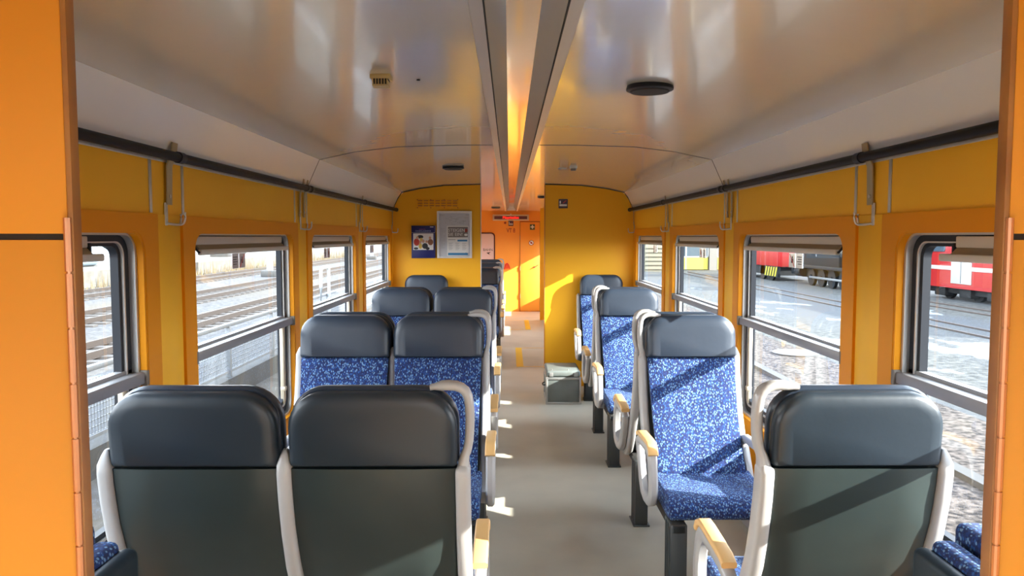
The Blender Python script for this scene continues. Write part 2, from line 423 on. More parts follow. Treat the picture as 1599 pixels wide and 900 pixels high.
# handrails with straps, hooks
for s in (-1, 1):
    xr = s*(W-.050); zr = CAMZ+.278
    for (ya, yb, st, nm) in ((1.02, 4.50, [2.737, 4.44], 'nearest the camera'), (4.52, 7.96, [4.53, 6.225, 7.93], 'running up to the yellow partition')):
        r = empty('handrail', (xr, ya, zr), label='long black handrail under the ceiling on the %s wall, %s' % (SIDE[s], nm), cat='handrail')
        bm = B(); tube(bm, [(0, 0, 0), (0, yb-ya, 0)], 0.0165, 14); link('tube', bm, RAIL, r)
        for y in st:
            bm = B()
            hw_ = .021 if y == 2.737 else .012
            prism(bm, [(s*.044, -.165), (s*.040, -.165), (s*.036, -.03), (s*.018, .02), (s*.014, .052), (s*.018, .053), (s*.023, .022), (s*.041, -.03)], lambda a, b, d: Vector((a, d, b)), y-ya-hw_, y-ya+hw_)
            b = link('bracket', bm, STEEL, r)
            bm = B(); cyl(bm, (0, y-ya-.02, 0), (0, 1, 0), 0.020, 0.04, 16); box(bm, *sorted((0, s*0.028)), y-ya-.008, y-ya+.008, -.008, .008)
            link('clamp', bm, BLK, b)
            bm = B(); cyl(bm, (s*0.040, y-ya, -0.135), (-s, 0, 0), 0.007, 0.004, 10); link('screw', bm, ALU, b)
PN = {1: 'nearest', 2: 'second', 3: 'third', 4: 'farthest'}
for s in (-1, 1):
    for i, y in enumerate((2.737, 4.48, 6.225, 7.94)):
        r = empty('coat_hook', (s*(W-.002), y-.02, CAMZ+.075), label='small steel coat hook on the %s %s wall pillar' % (PN[i+1], SIDE[s]), cat='hook')
        bm = B(); box(bm, *sorted((0, -s*0.006)), -.011, .011, -.035, .045, .003); link('back_plate', bm, ALU, r)
        bm = B(); tube(bm, [(-s*.006, .0, -.028), (-s*.03, .01, -.032), (-s*.055, .015, -.032), (-s*.062, .017, -.012), (-s*.062, .017, .012)], 0.0042, 8, sm=1)
        tube(bm, [(-s*.006, .0, -.028), (-s*.012, .05, -.032), (-s*.02, .075, -.030), (-s*.022, .078, -.012), (-s*.022, .078, .008)], 0.0042, 8, sm=1)
        link('hook', bm, ALU, r)

# roller blinds and window stickers
for s in (-1, 1):
    for k in (1, 2, 3, 4):
        yc = YC(k)
        r = empty('roller_blind', (s*W, yc, WZ1-.018), label='rolled up grey roller blind at the top of the %s window on the %s wall' % (('nearest', 'second', 'third', 'farthest')[k-1], SIDE[s]), cat='blind')
        a, b = -HW+.07, HW-.14
        if k == 1: a, b = -HW+.07, HW-.30
        X = lambda p, q: sorted((s*p, s*q))
        bm = B(); box(bm, *X(0.012, 0.052), a, b, -.034, 0.0, .004); link('housing', bm, BLIND, r)
        fn = lambda p, q, d: Vector((s*p, d, q))
        bm = B(); prism(bm, [(0.036, -.03), (0.018, -.030), (-0.004, -.052), (-.004, -.058), (0.010, -.058)], fn, a+.005, b-.005); link('cloth', bm, BLINDF, r)
        bm = B(); box(bm, *X(-0.012, 0.006), a-.0, b+.045, -.074, -.052, .005); hb = link('hem_bar', bm, BLIND, r)
        bm = B(); box(bm, *X(0.008, 0.024), b+.0, b+.012, -.06, -.02, .002); link('end_clip', bm, BLK, r)
        bm = B(); tube(bm, [(s*.03, a-.008, -.012), (s*.02, a-.012, -.028), (0, a-.01, -.06), (-s*.004, a+.01, -.066)], .0045, 8, sm=1)
        link('end_lever', bm, BLK, r)
        if k > 1:
            r = empty('window_sticker', (s*(W+.0585), yc, CAMZ-.112), label='small warning sticker on the glass of the %s window on the %s wall' % (('nearest', 'second', 'third', 'farthest')[k-1], SIDE[s]), cat='sticker')
            bm = B(); box(bm, *X(-.0012, 0), -.085, -.004, -.034, .034); box(bm, *X(-.0012, 0), .004, .085, -.034, .034)
            link('card', bm, PAPER if s > 0 else mat('sticker rear grey', (.42, .36, .37), .6), r)
            bm = B()
            for j in range(4): box(bm, *X(-.0018, -.0012), -.075, -.02 - .01*(j % 2), .016-.011*j, .020-.011*j)
            box(bm, *X(-.0018, -.0012), .03, .055, -.012, .008); cyl(bm, (-s*.0012, .042, .014), (-s, 0, 0), .006, .0006, 10)
            link('print', bm, INK, r)
            bm = B(); fn = lambda p, q, d: Vector((-s*(.0018+d), p, q))
            prism(bm, [(.010, -.030), (.016, -.030), (.078, .030), (.072, .030)], fn, 0, .0006)
            link('red_stripe', bm, RED, r)

# ------------------------------------------------------------------ seats
HWD = 0.221   # half width of a head pad
def rr3(hx, hn, r, k=3): return rrect(-hx, hx, -hn, hn, r, k)
FRONT = [(0.012, 0.985), (-0.008, 0.90), (-0.045, 0.80), (-0.095, 0.70), (-0.155, 0.60), (-0.215, 0.52), (-0.245, 0.475)]
REAR = [(0.100, 0.982), (0.094, 0.92), (0.072, 0.82), (0.038, 0.72), (-0.012, 0.62), (-0.075, 0.52), (-0.15, 0.43), (-0.22, 0.375)]
def interp(P, z):
    for (a, za), (b, zb) in zip(P, P[1:]):
        if z >= zb: return a + (b-a)*(za-z)/(za-zb)
    return P[-1][0]
def head_outline(inset, z0=0.982, z1=1.190, hw=HWD, r=0.094, k=7):
    return rrect(-hw+inset, hw-inset, z0+min(inset, .01), z1-inset, [max(r-inset, .02)]*2 + [.012]*2, k)
def seat_unit(root, cx, top):
    """one seat place: head pad, back, shell, cushion, all as parts of root"""
    tilt = lambda z: (z-0.98)*0.10
    def fo(prof, y0): return [Vector((cx+a, y0 + tilt(b), b)) for a, b in prof]
    bm = B()
    rings = [fo(head_outline(.06), -.006), fo(head_outline(.035), -.004), fo(head_outline(.016), .002), fo(head_outline(.005), .012), fo(head_outline(0), .026), fo(head_outline(0), .046), fo(head_outline(.006), .056)]
    loft(bm, rings); link('headrest', bm, LEA, root, ang=60)
    bm = B(); q = dict(z1=1.182, hw=HWD-.004)
    rings = [fo(head_outline(.008, **q), .054), fo(head_outline(0, **q), .062), fo(head_outline(0, **q), .086), fo(head_outline(.004, **q), .098), fo(head_outline(.016, **q), .106), fo(head_outline(.04, **q), .109)]
    loft(bm, rings); link('headrest_rear_cover', bm, LEA2, root, ang=60)
    # padded back
    rings = []
    zs = [0.983, 0.975, 0.94, 0.88, 0.82, 0.76, 0.70, 0.64, 0.58, 0.53, 0.485, 0.465]
    for i, z in enumerate(zs):
        yf = interp(FRONT, z); yb = yf + 0.052; hw = HWD-.006 - 0.012*math.sin(math.pi*(0.98-z)/.9)
        if i in (0, len(zs)-1): hw -= .006; yf += .006
        ring = []
        n = 10
        for j in range(n+1):
            u = -1 + 2*j/n; e = abs(u)**8*0.016 - 0.010*abs(u)**2.5
            ring.append(Vector((cx + u*hw, yf + e - .0, z)))
        ring += [Vector((cx+hw, yb-.02, z)), Vector((cx+hw-.01, yb, z)), Vector((cx-hw+.01, yb, z)), Vector((cx-hw, yb-.02, z))]
        rings.append(ring)
    bm = B(); loft(bm, rings); link('backrest', bm, FAB, root, ang=60)
    # rear shell
    rings = []
    for z in [0.980, 0.94, 0.88, 0.82, 0.76, 0.70, 0.64, 0.58, 0.52, 0.46, 0.42, 0.385]:
        yr = interp(REAR, z) + tilt(z)*0; t = max(0, (0.98-z))
        hw = HWD-.001 - 0.02*t
        th = 0.036
        rings.append([Vector((cx-hw, yr-th, z)), Vector((cx-hw, yr-.012, z)), Vector((cx-hw+.012, yr-.002, z)), Vector((cx-hw*.5, yr+.004, z)), Vector((cx+hw*.5, yr+.004, z)),
                      Vector((cx+hw-.012, yr-.002, z)), Vector((cx+hw, yr-.012, z)), Vector((cx+hw, yr-th, z))])
    bm = B(); loft(bm, rings); link('back_shell', bm, SHELL, root, ang=50)
    # cushion
    prof = [(-0.215, 0.485), (-0.25, 0.478), (-0.34, 0.470), (-0.45, 0.472), (-0.53, 0.474), (-0.575, 0.462), (-0.600, 0.435), (-0.603, 0.405), (-0.585, 0.385), (-0.50, 0.380), (-0.30, 0.385), (-0.21, 0.42)]
    rings = []
    for u, ins in ((-1, .018), (-.985, .006), (-.95, 0), (-.5, .004), (0, .006), (.5, .004), (.95, 0), (.985, .006), (1, .018)):
        cy, czz = -.41, .425
        rings.append([Vector((cx + u*(HWD+.004), cy + (y-cy)*(1-ins*2), czz + (z-czz)*(1-ins*6))) for y, z in prof])
    bm = B(); loft(bm, rings); link('seat_cushion', bm, FAB, root, ang=60)

COLP = [(0.078, 1.015), (0.076, 0.97), (0.066, 0.90), (0.042, 0.80), (0.008, 0.70), (-0.045, 0.60), (-0.115, 0.49), (-0.19, 0.41), (-0.27, 0.375)]
def column(root, x, tops):
    P = [Vector((x, y, z)) for y, z in COLP]
    if tops == 'low': P[0] = Vector((x, .076, 0.985))
    rings = []
    Q = []
    for a, b in zip(P, P[1:]): Q += [a, a.lerp(b, .5)]
    Q.append(P[-1])
    for i, p in enumerate(Q):
        d = (Q[min(i+1, len(Q)-1)] - Q[max(i-1, 0)]).normalized(); u = Vector((1, 0, 0)); v = u.cross(d).normalized()
        f = 1.0
        if i == 0: f = .55
        if i == 1: f = .95
        rings.append([p + u*(a*f) + v*(b*f) for a, b in rrect(-.019, .019, -.034, .034, .013, 3)])
    rings.insert(0, [q + Vector((0, 0, .012)) - (q-Q[0])*.5 for q in rings[0]])
    bm = B(); loft(bm, rings); return link('side_frame', bm, WHT, root, ang=60)
def handle(root, x, s):
    """grab handle above the aisle side frame; s = +1 when the seat lies towards -x of it"""
    P = [(x, .070, .965), (x+s*.002, .066, 1.00), (x+s*.014, .060, 1.03), (x+s*.018, .058, 1.08), (x+s*.018, .060, 1.13), (x+s*.012, .062, 1.172), (x-s*.010, .064, 1.190), (x-s*.045, .064, 1.193), (x-s*.085, .066, 1.187)]
    Q = [Vector(p) for p in P]
    for _ in range(1):
        T = [Q[0]]
        for a, b in zip(Q, Q[1:]): T += [a.lerp(b, .25), a.lerp(b, .75)]
        T.append(Q[-1]); Q = T
    rings = []
    for i, p in enumerate(Q):
        d = (Q[min(i+1, len(Q)-1)] - Q[max(i-1, 0)]).normalized(); v = Vector((0, 1, 0)); u = v.cross(d).normalized()
        h = .0115; wd = .023
        if i < 4: h = .019 - .0024*i; wd = .030 - .002*i
        if i > len(Q)-3: h = .007; wd = .016
        rings.append([p + u*a + v*b for a, b in rrect(-h, h, -wd, wd, h*.9, 3)])
    bm = B(); loft(bm, rings); link('grab_handle', bm, WHT, root, ang=60)
def armrest(root, x, pad=True):
    outer = [(-0.06, 0.610), (-0.13, 0.635), (-0.24, 0.640), (-0.36, 0.645), (-0.405, 0.640), (-0.430, 0.615), (-0.450, 0.56), (-0.462, 0.50), (-0.460, 0.44), (-0.435, 0.395), (-0.38, 0.372), (-0.30, 0.366), (-0.22, 0.38), (-0.16, 0.43), (-0.10, 0.53)]
    inner = [(-0.115, 0.588), (-0.16, 0.600), (-0.24, 0.602), (-0.32, 0.605), (-0.36, 0.600), (-0.382, 0.58), (-0.400, 0.54), (-0.410, 0.50), (-0.408, 0.455), (-0.390, 0.425), (-0.355, 0.412), (-0.31, 0.408), (-0.255, 0.42), (-0.21, 0.46), (-0.155, 0.54)]
    fn = lambda a, b, d: Vector((x + d, a, b))
    bm = B()
    n = len(outer)
    def lay(P, Q, t): return [(p[0]*(1-t)+q[0]*t, p[1]*(1-t)+q[1]*t) for p, q in zip(P, Q)]
    loops = [(lay(outer, inner, .0), .010), (lay(outer, inner, .22), .019), (lay(outer, inner, .8), .019), (lay(outer, inner, 1), .012),
             (lay(outer, inner, 1), -.012), (lay(outer, inner, .8), -.019), (lay(outer, inner, .22), -.019), (lay(outer, inner, 0), -.010)]
    loft(bm, [[fn(a, b, d) for a, b in L] for L, d in loops], closed_path=True)
    a = link('armrest', bm, WHT, root, ang=50)
    if not pad: return
    bm = B()
    top = [(-0.10, .634), (-0.14, .646), (-0.23, .651), (-0.33, .656), (-0.385, .655), (-0.418, .640), (-0.432, .618)]
    rings = []
    for i, (y, z) in enumerate(top):
        d = Vector((0, top[min(i+1, 6)][0]-top[max(i-1, 0)][0], top[min(i+1, 6)][1]-top[max(i-1, 0)][1])).normalized()
        u = Vector((1, 0, 0)); v = u.cross(d).normalized()
        rings.append([Vector((x, y, z)) + u*p + v*q for p, q in rrect(-.0225, .0225, -.012, .010, .006, 2)])
    loft(bm, rings); link('arm_pad', bm, TAN, a, ang=50)
def pedestal(root, x, yl, wallx, s):
    bm = B(); x0, x1 = x-.035, x+.035
    box(bm, x0, x1, yl, yl+.13, 0.020, 0.37, .006)
    for i in range(3): box(bm, x0-.003, x1+.003, yl+.02+.035*i, yl+.035+.035*i, 0.02, 0.36)
    box(bm, x0-.01, x1+.01, yl-.01, yl+.14, 0.014, 0.024, .003)
    link('pedestal', bm, DRK, root, ang=30)
    bm = B(); a, b = sorted((x, wallx)); box(bm, a, b, -.44, -.38, 0.335, 0.385, .005); box(bm, a, b, -.27, -.22, 0.325, 0.378, .005)
    box(bm, x-.03, x+.03, min(yl, -.44), max(yl+.1, -.22), .33, .372, .004)
    link('under_frame', bm, SEAM, root, ang=30)

def make_seat(name, ncx, aisle_sign, yl, double, wall_dx, hnd=True):
    """local origin under the head pad front; aisle_sign: side of local x where the aisle lies"""
    r = empty(name)
    sg = aisle_sign
    for cx in ncx: seat_unit(r, cx, 1.19)
    aisle_x = (max(ncx) if sg > 0 else min(ncx)) + sg*0.232
    wall_x = (min(ncx) if sg > 0 else max(ncx)) - sg*0.232
    column(r, aisle_x, 'low'); column(r, wall_x, 'high')
    if double: column(r, sum(ncx)/2, 'high')
    if hnd: handle(r, aisle_x, sg)
    armrest(r, aisle_x + sg*0.036); armrest(r, wall_x, False)
    pedestal(r, aisle_x - sg*0.045, yl, wall_x - sg*wall_dx, sg)
    return r
# templates: facing the camera (-Y) or, turned round, facing away
# x in car coordinates: right single 0.82; left double -0.377 / -0.838
YF = -0.60; YA = -0.16
protos = {}
def place(kind, y, facing, label, group=None):
    key = (kind, facing)
    fl = 1 if facing else -1
    if kind in ('single', 'single_end'): cx0 = 0.862 if kind == 'single' else .905; locs = [0.0]; aisle = -1
    elif kind == 'double': cx0 = -0.622; locs = [-0.2305, 0.2305]; aisle = 1
    else: cx0 = -0.885; locs = [0.0]; aisle = 1
    if key not in protos:
        o = make_seat({'double': 'double_train_seat'}.get(kind, 'train_seat'), locs, aisle*fl, YF if facing else YA, kind == 'double', 0.17, kind not in ('window_single', 'single_end'))
        protos[key] = o
    else:
        o = copytree(protos[key])
    o.location = (cx0, y, -0.014); o.rotation_euler = (0, 0, 0 if facing else math.pi)
    tag(o, label=label, cat='seat', group=group)
    return o
G1 = 'single seats along the right wall'; G2 = 'double seats along the left wall'
place('single', 2.05, False, 'single seat at front right seen from behind, dark green grey back shell and grab handle', G1)
place('single', 3.75, True, 'nearest single blue flecked seat on the right facing the camera', G1)
place('single', 4.03, False, 'single seat facing away, back to back behind the nearest camera facing right seat', G1)
place('single', 5.73, True, 'second of the right hand single seats facing the camera, mid carriage', G1)
place('single', 6.01, False, 'single seat facing away, back to back with the second right hand seat', G1)
place('single_end', 7.84, True, 'farthest right hand single seat, standing against the yellow partition beside the metal case', G1)
place('double', 2.05, False, 'front left double seat seen from behind with dark head pads and back shells', G2)
place('double', 3.75, True, 'nearest left double seat facing the camera, blue cloth behind the front left pair', G2)
place('double', 4.03, False, 'left double seat facing away, back to back behind the nearest camera facing pair', G2)
place('double', 5.73, True, 'second left double seat facing the camera, in front of the notice board partition', G2)
place('double', 6.01, False, 'left double seat facing away just before the last single window seat', G2)
place('window_single', 7.79, True, 'lone window seat against the left yellow partition below the blue leaflet holder', None)
G3 = 'double seats in the far compartment'
place('double', 9.60, True, 'first double seat beyond the left partition facing the camera', G3)
place('double', 9.88, False, 'double seat facing away, back to back behind the first one beyond the left partition', G3)
place('double', 11.45, True, 'second camera facing double seat beyond the left partition', G3)
place('double', 13.25, True, 'farthest double seat in the far compartment', G3)

# folded jump seats behind the cupboard partitions
for s in (-1, 1):
    r = empty('folding_seat', (s*1.24, 1.45, 0), label='blue tip-up seat folded against the %s wall behind the front seat, mostly cut off' % SIDE[s], cat='seat')
    def pad(nm, xa, xb, za, zb, m, ya=-.24, yb=.26, par=None, bev=.02):
        bm = B(); box(bm, *sorted((s*xa, s*xb)), ya, yb, za, zb, bev, 3); return link(nm, bm, m, par or r, ang=50)
    pad('backrest', -.245, -.175, .50, .905, FAB, -.30, .30)
    p = pad('seat_cushion', -.315, -.255, .46, .875, FAB, -.30, .27)
    pad('seat_shell', -.352, -.305, .42, .855, LEA2, -.31, .28, p, .02)
    bm = B(); cyl(bm, (-s*.24, -.32, .50), (0, 1, 0), .012, .63, 12)
    for y in (-.32, .31): box(bm, *sorted((-s*.27, s*.01)), y-.008, y+.008, .46, .54)
    link('hinge_bar', bm, DRK, r)

# metal case on the floor by the right partition
r = empty('metal_case', (0.47, 7.36, 0), label='grey metal storage case on the floor against the right yellow partition', cat='case')
x0, x1, y0, y1 = -.158, .152, -.26, .22
bm = B(); box(bm, x0, x1, y0, y1, .008, .255, .006); link('body', bm, CASE, r)
bm = B(); box(bm, x0-.004, x1+.004, y0-.004, y1+.004, .257, .315, .018, 3); link('lid', bm, CASE, r)
bm = B()
for x in (x0, x1): box(bm, x-.008, x+.008, y0-.009, y0+.01, .0, .256, .002)
for z in (.012, .245): box(bm, x0-.006, x1+.006, y0-.008, y0+.002, z-.012, z+.010, .002)
for y in (y0+.01, y1): box(bm, x0-.009, x0+.004, y-.01, y+.01, 0, .256, .002)
box(bm, x0-.009, x0+.004, y0, y1, .0, .022, .002); box(bm, x0-.009, x0+.004, y0, y1, .236, .256, .002)
for x in (x0+.04, x1-.04): box(bm, x-.018, x+.018, y0-.008, y0+.01, .262, .30, .002)
link('edging', bm, CASEE, r)
bm = B()
for x in (x0, x1):
    for z in (.012, .25): cyl(bm, (x, y0-.006, z), (0, -1, 0), .013, .005, 10)
for x in (x0+.05, x0+.2): cyl(bm, (x, y0+.05, .312), (0, 0, 1), .006, .012, 8)
link('corner_cap', bm, CASEE, r)
bm = B(); tube(bm, [(x0-.008, -.08, .15), (x0-.03, -.06, .145), (x0-.03, .04, .145), (x0-.008, .06, .15)], .006, 8, sm=1); link('handle', bm, SEAM, r)

# ------------------------------------------------------------------ things on the partitions
def rel(x): return x + CAMX
YW = PY
# leaflet holder
r = empty('leaflet_holder', (rel(-.888), YW, 1.345), label='dark blue leaflet holder with picture of people on the left yellow partition', cat='leaflet holder')
bm = B(); box(bm, -.122, .122, -.045, 0, 0, .335, .003); link('box', bm, BLUEP, r)
bm = B(); box(bm, .116, .124, -.03, 0, .265, .335); box(bm, -.12, .12, -.0462, -.045, .262, .264); link('leaflet', bm, PAPER, r)
bm = B(); box(bm, -.104, .104, -.0465, -.045, .085, .255); pic = link('picture', bm, PAPER, r)
def blob(bm, x, z, a, b, y=-.0472, n=14):
    loft(bm, [[Vector((x+a*math.cos(2*math.pi*i/n), y+d, z+b*math.sin(2*math.pi*i/n))) for i in range(n)] for d in (0, .0007)])
bm = B(); blob(bm, -.068, .165, .03, .038); link('red_jacket', bm, mat('print red', (.55, .05, .03), .6), pic)
bm = B(); blob(bm, -.03, .125, .018, .03, -.0474); blob(bm, -.02, .19, .015, .02, -.0474); link('yellow_top', bm, mat('print yellow', (.7, .5, .1), .6), pic)
bm = B(); blob(bm, .075, .165, .028, .032); link('brown_top', bm, BRN, pic)
bm = B(); blob(bm, .018, .125, .03, .03); blob(bm, -.03, .22, .032, .018); blob(bm, .045, .10, .02, .015); blob(bm, -.075, .10, .024, .012); link('dark_hair', bm, INK, pic)
bm = B(); blob(bm, -.06, .21, .014, .016, -.0476); blob(bm, .0, .175, .014, .018, -.0476); blob(bm, .07, .208, .013, .016, -.0476); blob(bm, .035, .17, .013, .014, -.0476); blob(bm, -.03, .165, .012, .014, -.0476); link('faces', bm, SKIN, pic)
text('heading', 'FAHRPLANINFOS', .021, (0.0, -.0465, .272), (R(90), 0, 0), mat('pale blue lettering', (.35, .42, .75), .5), r)
text('subheading', 'KOSTENLOSE', .011, (-.01, -.0465, .293), (R(90), 0, 0), mat('rose lettering', (.5, .15, .3), .5), r)
bm = B(); box(bm, .07, .105, -.0465, -.045, .318, .324); link('mark', bm, PAPER, r)
# notice frame
r = empty('notice_frame', (rel(-.568), YW, 1.345), label='aluminium framed notice with timetable and poster on the left yellow partition', cat='notice')
bm = B(); ringplate(bm, rrect(-.180, .180, 0, .485, .004), rrect(-.158, .158, .018, .462, .002), -.028, 0, lambda a, b, d: Vector((a, d, b))); link('frame', bm, ALU, r, ang=30)
bm = B(); box(bm, -.16, .16, -.010, -.002, .016, .464); link('backing_sheet', bm, mat('backing sheet', (.55, .56, .60), .5), r)
bm = B(); rnd = random.Random(3)
for i in range(26):
    a = rnd.uniform(-.10, .11); z = rnd.uniform(.345, .425); l = rnd.uniform(.01, .05)
    box(bm, a, a+l, -.0113, -.010, z, z+.0022)
for i in range(12):
    a = rnd.uniform(-.10, .12); z = rnd.uniform(.345, .40); box(bm, a, a+.0018, -.0113, -.010, z, z+rnd.uniform(.01, .03))
for i in range(18): box(bm, -.14, -.14+rnd.uniform(.02, .055), -.0113, -.010, .10+.012*i, .1025+.012*i)
for x in (-.145, -.1): box(bm, x, x+.0015, -.0113, -.010, .17, .32)
box(bm, -.15, -.10, -.0113, -.010, .445, .448); box(bm, -.15, -.11, -.0113, -.010, .438, .441); box(bm, .115, .15, -.0113, -.010, .444, .449)
link('timetable_print', bm, PAPG, r)
bm = B(); box(bm, -.078, .148, -.0135, -.0105, .022, .332); po = link('poster', bm, PAPER, r)
bm = B(); box(bm, -.068, .138, -.0145, -.0133, .215, .322); link('poster_picture', bm, mat('poster picture grey', (.20, .18, .17), .6), po)
bm = B(); blob(bm, .118, .285, .018, .02, -.0153); link('poster_red_patch', bm, DRED, po)
bm = B(); blob(bm, .118, .24, .018, .012, -.0152); link('poster_white_patch', bm, PAPER, po)
text('poster_title', 'STEIGEN', .046, (-.066, -.0150, .272), (R(90), 0, 0), PAPER, po, 'LEFT')
text('poster_title', 'SIE EIN!', .046, (-.066, -.0150, .230), (R(90), 0, 0), PAPER, po, 'LEFT')
bm = B(); box(bm, .03, .132, -.0145, -.0133, .172, .190); box(bm, -.068, .138, -.0145, -.0133, .030, .054); cyl(bm, (.118, -.0145, .044), (0, -1, 0), .013, .001, 12); link('poster_blue_bar', bm, TEAL, po)
bm = B(); box(bm, -.066, .01, -.0142, -.0133, .187, .193)
for cx in (-.06, .01, .08):
    for j in range(9): box(bm, cx, cx+.03+.02*((j*7) % 3)/3, -.0142, -.0133, .085+.009*j, .0875+.009*j)
link('poster_text', bm, PAPG, po)
# louvre plate
r = empty('ventilation_grille', (rel(-.742), YW, 1.857), label='orange louvred ventilation grille high on the left partition', cat='grille')
bm = B(); box(bm, -.218, .218, -.004, 0, 0, .098, .001); link('plate', bm, YPT, r)
bm = B()
for i in range(7):
    for j in range(3):
        cx = -.18 + .06*i; cz_ = .022 + .026*j
        box(bm, cx-.024, cx+.024, -.012, -.004, cz_, cz_+.011, .004)
link('louvre', bm, mat('louvre orange', (.55, .2, .03), .5), r)
bm = B()
for x in (-.208, -.07, .07, .208):
    for z in (.008, .090): cyl(bm, (x, -.004, z), (0, -1, 0), .005, .003, 8)
link('screw', bm, DRED, r)
# small dark sign right partition
def dark_sign(name, x, y, z, sz, label):
    r = empty(name, (x, y, z), label=label, cat='sign')
    h = sz/2; fn = lambda a, b, d: Vector((a, d, b))
    bm = B(); prism(bm, rrect(-h, h, -h, h, h*.12, 3), fn, -.004, 0); link('plate', bm, SGN, r)
    bm = B(); box(bm, -h*.8, h*.8, -.005, -.004, -h*.55, -h*.12); box(bm, -h*.78, -h*.5, -.005, -.004, .0, h*.6); link('white_symbol', bm, PAPER, r)
    bm = B(); prism(bm, [(-h*.1, h*.15), (0, h*.05), (h*.72, h*.62), (h*.62, h*.72)], fn, -.0055, -.004); link('red_stroke', bm, RED, r)
    return r
dark_sign('wall_sign', rel(.555), PY, 1.907, .096, 'small dark square pictogram sign high on the right yellow partition')

# ceiling fittings
def cnorm(x): return cz(x)
for (x, y, lb) in ((rel(.504), 2.80, 'round black ceiling vent disc near the camera, right of the light channel'), (rel(-.434), 5.98, 'small looking round black ceiling disc left of the light channel before the partition'),
                   (rel(-.25), 14.2, 'round black ceiling disc in the far compartment left of the channel'), (rel(.46), 10.4, 'round black ceiling disc beyond the right partition')):
    r = empty('ceiling_speaker', (x, y, cz(x)), label=lb, cat='ceiling speaker')
    bm = B(); u, v = Vector((1, 0, 0)), Vector((0, 1, 0))
    loft(bm, [circ(Vector((0, 0, z)), u, v, q, n=36) for z, q in ((.004, .080), (-.006, .084), (-.014, .084), (-.018, .074))]); link('rim', bm, BLK, r)
    bm = B(); loft(bm, [circ(Vector((0, 0, z)), u, v, q, n=36) for z, q in ((-.014, .072), (-.022, .068), (-.024, .03))]); link('mesh', bm, SEAM, r)
r = empty('ceiling_air_vent', (rel(-.43), 2.62, cz(.468)), label='small cream slotted air vent on the ceiling left of the channel', cat='vent')
CRM = mat('aged cream plastic', (.55, .42, .20), .5)
bm = B(); box(bm, -.034, .034, -.03, .03, -.014, .002, .003); link('frame', bm, CRM, r)
bm = B(); fn = lambda a, b, d: Vector((a, d, b)); prism(bm, [(-.026, -.014), (.026, -.014), (.020, -.034), (-.020, -.034)], fn, -.024, .024); link('core', bm, SEAM, r)
bm = B()
for i in range(6): box(bm, -.024+.0095*i-.0012, -.024+.0095*i+.0012, -.028, .026, -.033, -.014)
box(bm, -.026, .026, -.029, .027, -.038, -.033); link('slat', bm, CRM, r)
r = empty('smoke_detector', (rel(.495), 6.0, cz(.457)), label='tiny grey sensor box on the ceiling right of the channel', cat='sensor')
bm = B(); box(bm, -.028, .028, -.028, .028, -.012, .002, .003); link('base', bm, COVE, r)
bm = B(); box(bm, -.02, .02, -.03, .02, -.028, -.012, .004); link('head', bm, mat('sensor grey', (.2, .18, .14), .6), r)
bm = B(); box(bm, -.03, .03, -.06, .06, -.004, 0, .001)
link('ceiling_cover_plate', bm, mat('pale grey cover plate', (.45, .45, .47), .4), label='faint grey cover plate on the ceiling beside the small sensor', cat='cover plate').location = (rel(.42), 6.15, cz(.38))
bm = B(); cyl(bm, (0, 0, 0), (0, 0, -1), .006, .004, 10)
link('ceiling_screw', bm, BLK, label='tiny dark screw in the ceiling right of the cream air vent', cat='screw').location = (rel(-.315), 2.70, cz(.35))

# end wall fittings
EY = Y1
r = empty('led_display', (rel(.027), EY, 1.90), label='wide destination display with red lettering over the far end wall', cat='display')
bm = B(); box(bm, -.375, .375, -.10, 0, 0, .125, .008); link('housing', bm, mat('display housing', (.62, .50, .40), .4), r)
bm = B(); box(bm, -.34, .34, -.103, -.099, .028, .092); link('screen', bm, mat('display screen', (.10, .008, .004), .3), r)
text('lettering', 'Mayrhofen', .078, (.0, -.104, .036), (R(90), 0, 0), mat('red led', (.8, .02, .02), .4, emit=((1, .02, .01), .5)), r)
bm = B(); cyl(bm, (0, -.05, .125), (0, 0, 1), .018, .02, 12, .01); link('indicator', bm, mat('indicator lamp', (.9, .8, .6), .3), r)
dark_sign('wall_sign', rel(.03), EY, 1.845, .105, 'small dark square pictogram sign under the far destination display')
text('wall_lettering', 'VT 8', .125, (rel(.03), EY-.002, 1.655), (R(90), 0, 0), DRED, bold=.002, label='dark red lettering VT 8 on the far end wall', cat='lettering').scale = (.72, 1, 1)
bm = B(); cyl(bm, (0, 0, 0), (0, -1, 0), .025, .012, 14)
link('alarm_button', bm, DRED, label='dark red round button left of the small sign on the far wall', cat='button').location = (rel(-.09), EY, 1.855)
r = empty('end_door', (rel(.43), EY, 0), kind='structure'); r.name = 'door_1'
bm = B(); box(bm, -.205, .2, -.022, 0, 0.02, 1.87, .003); link('leaf', bm, YEND, r)
bm = B(); box(bm, -.214, -.204, -.014, 0, 0, 1.885); box(bm, .2, .208, -.014, 0, 0, 1.885); box(bm, -.214, .208, -.014, 0, 1.872, 1.886); link('joint', bm, mat('joint red brown', (.22, .05, .01), .6), r)
bm = B()
for z in (.28, .86, 1.5): cyl(bm, (-.209, -.02, z), (0, 0, 1), .009, .09, 10)
link('hinge', bm, BRZ, r)
bm = B(); tube(bm, [(.09, -.022, .93), (.09, -.06, .93), (.11, -.065, .94), (.17, -.065, .985)], .009, 8); cyl(bm, (.09, -.02, .93), (0, -1, 0), .022, .01, 12); link('handle', bm, BRZ, r)
r = empty('first_aid_sign', (rel(.477), EY-.022, 1.77), label='dark square sign with a white cross on the far door', cat='sign')
bm = B(); box(bm, -.052, .052, -.004, 0, -.06, .055, .001); link('plate', bm, mat('first aid plate', (.05, .07, .03), .5), r)
bm = B(); box(bm, -.012, .012, -.006, -.004, -.038, .038); box(bm, -.038, .038, -.006, -.004, -.012, .012); link('cross', bm, PAPER, r)
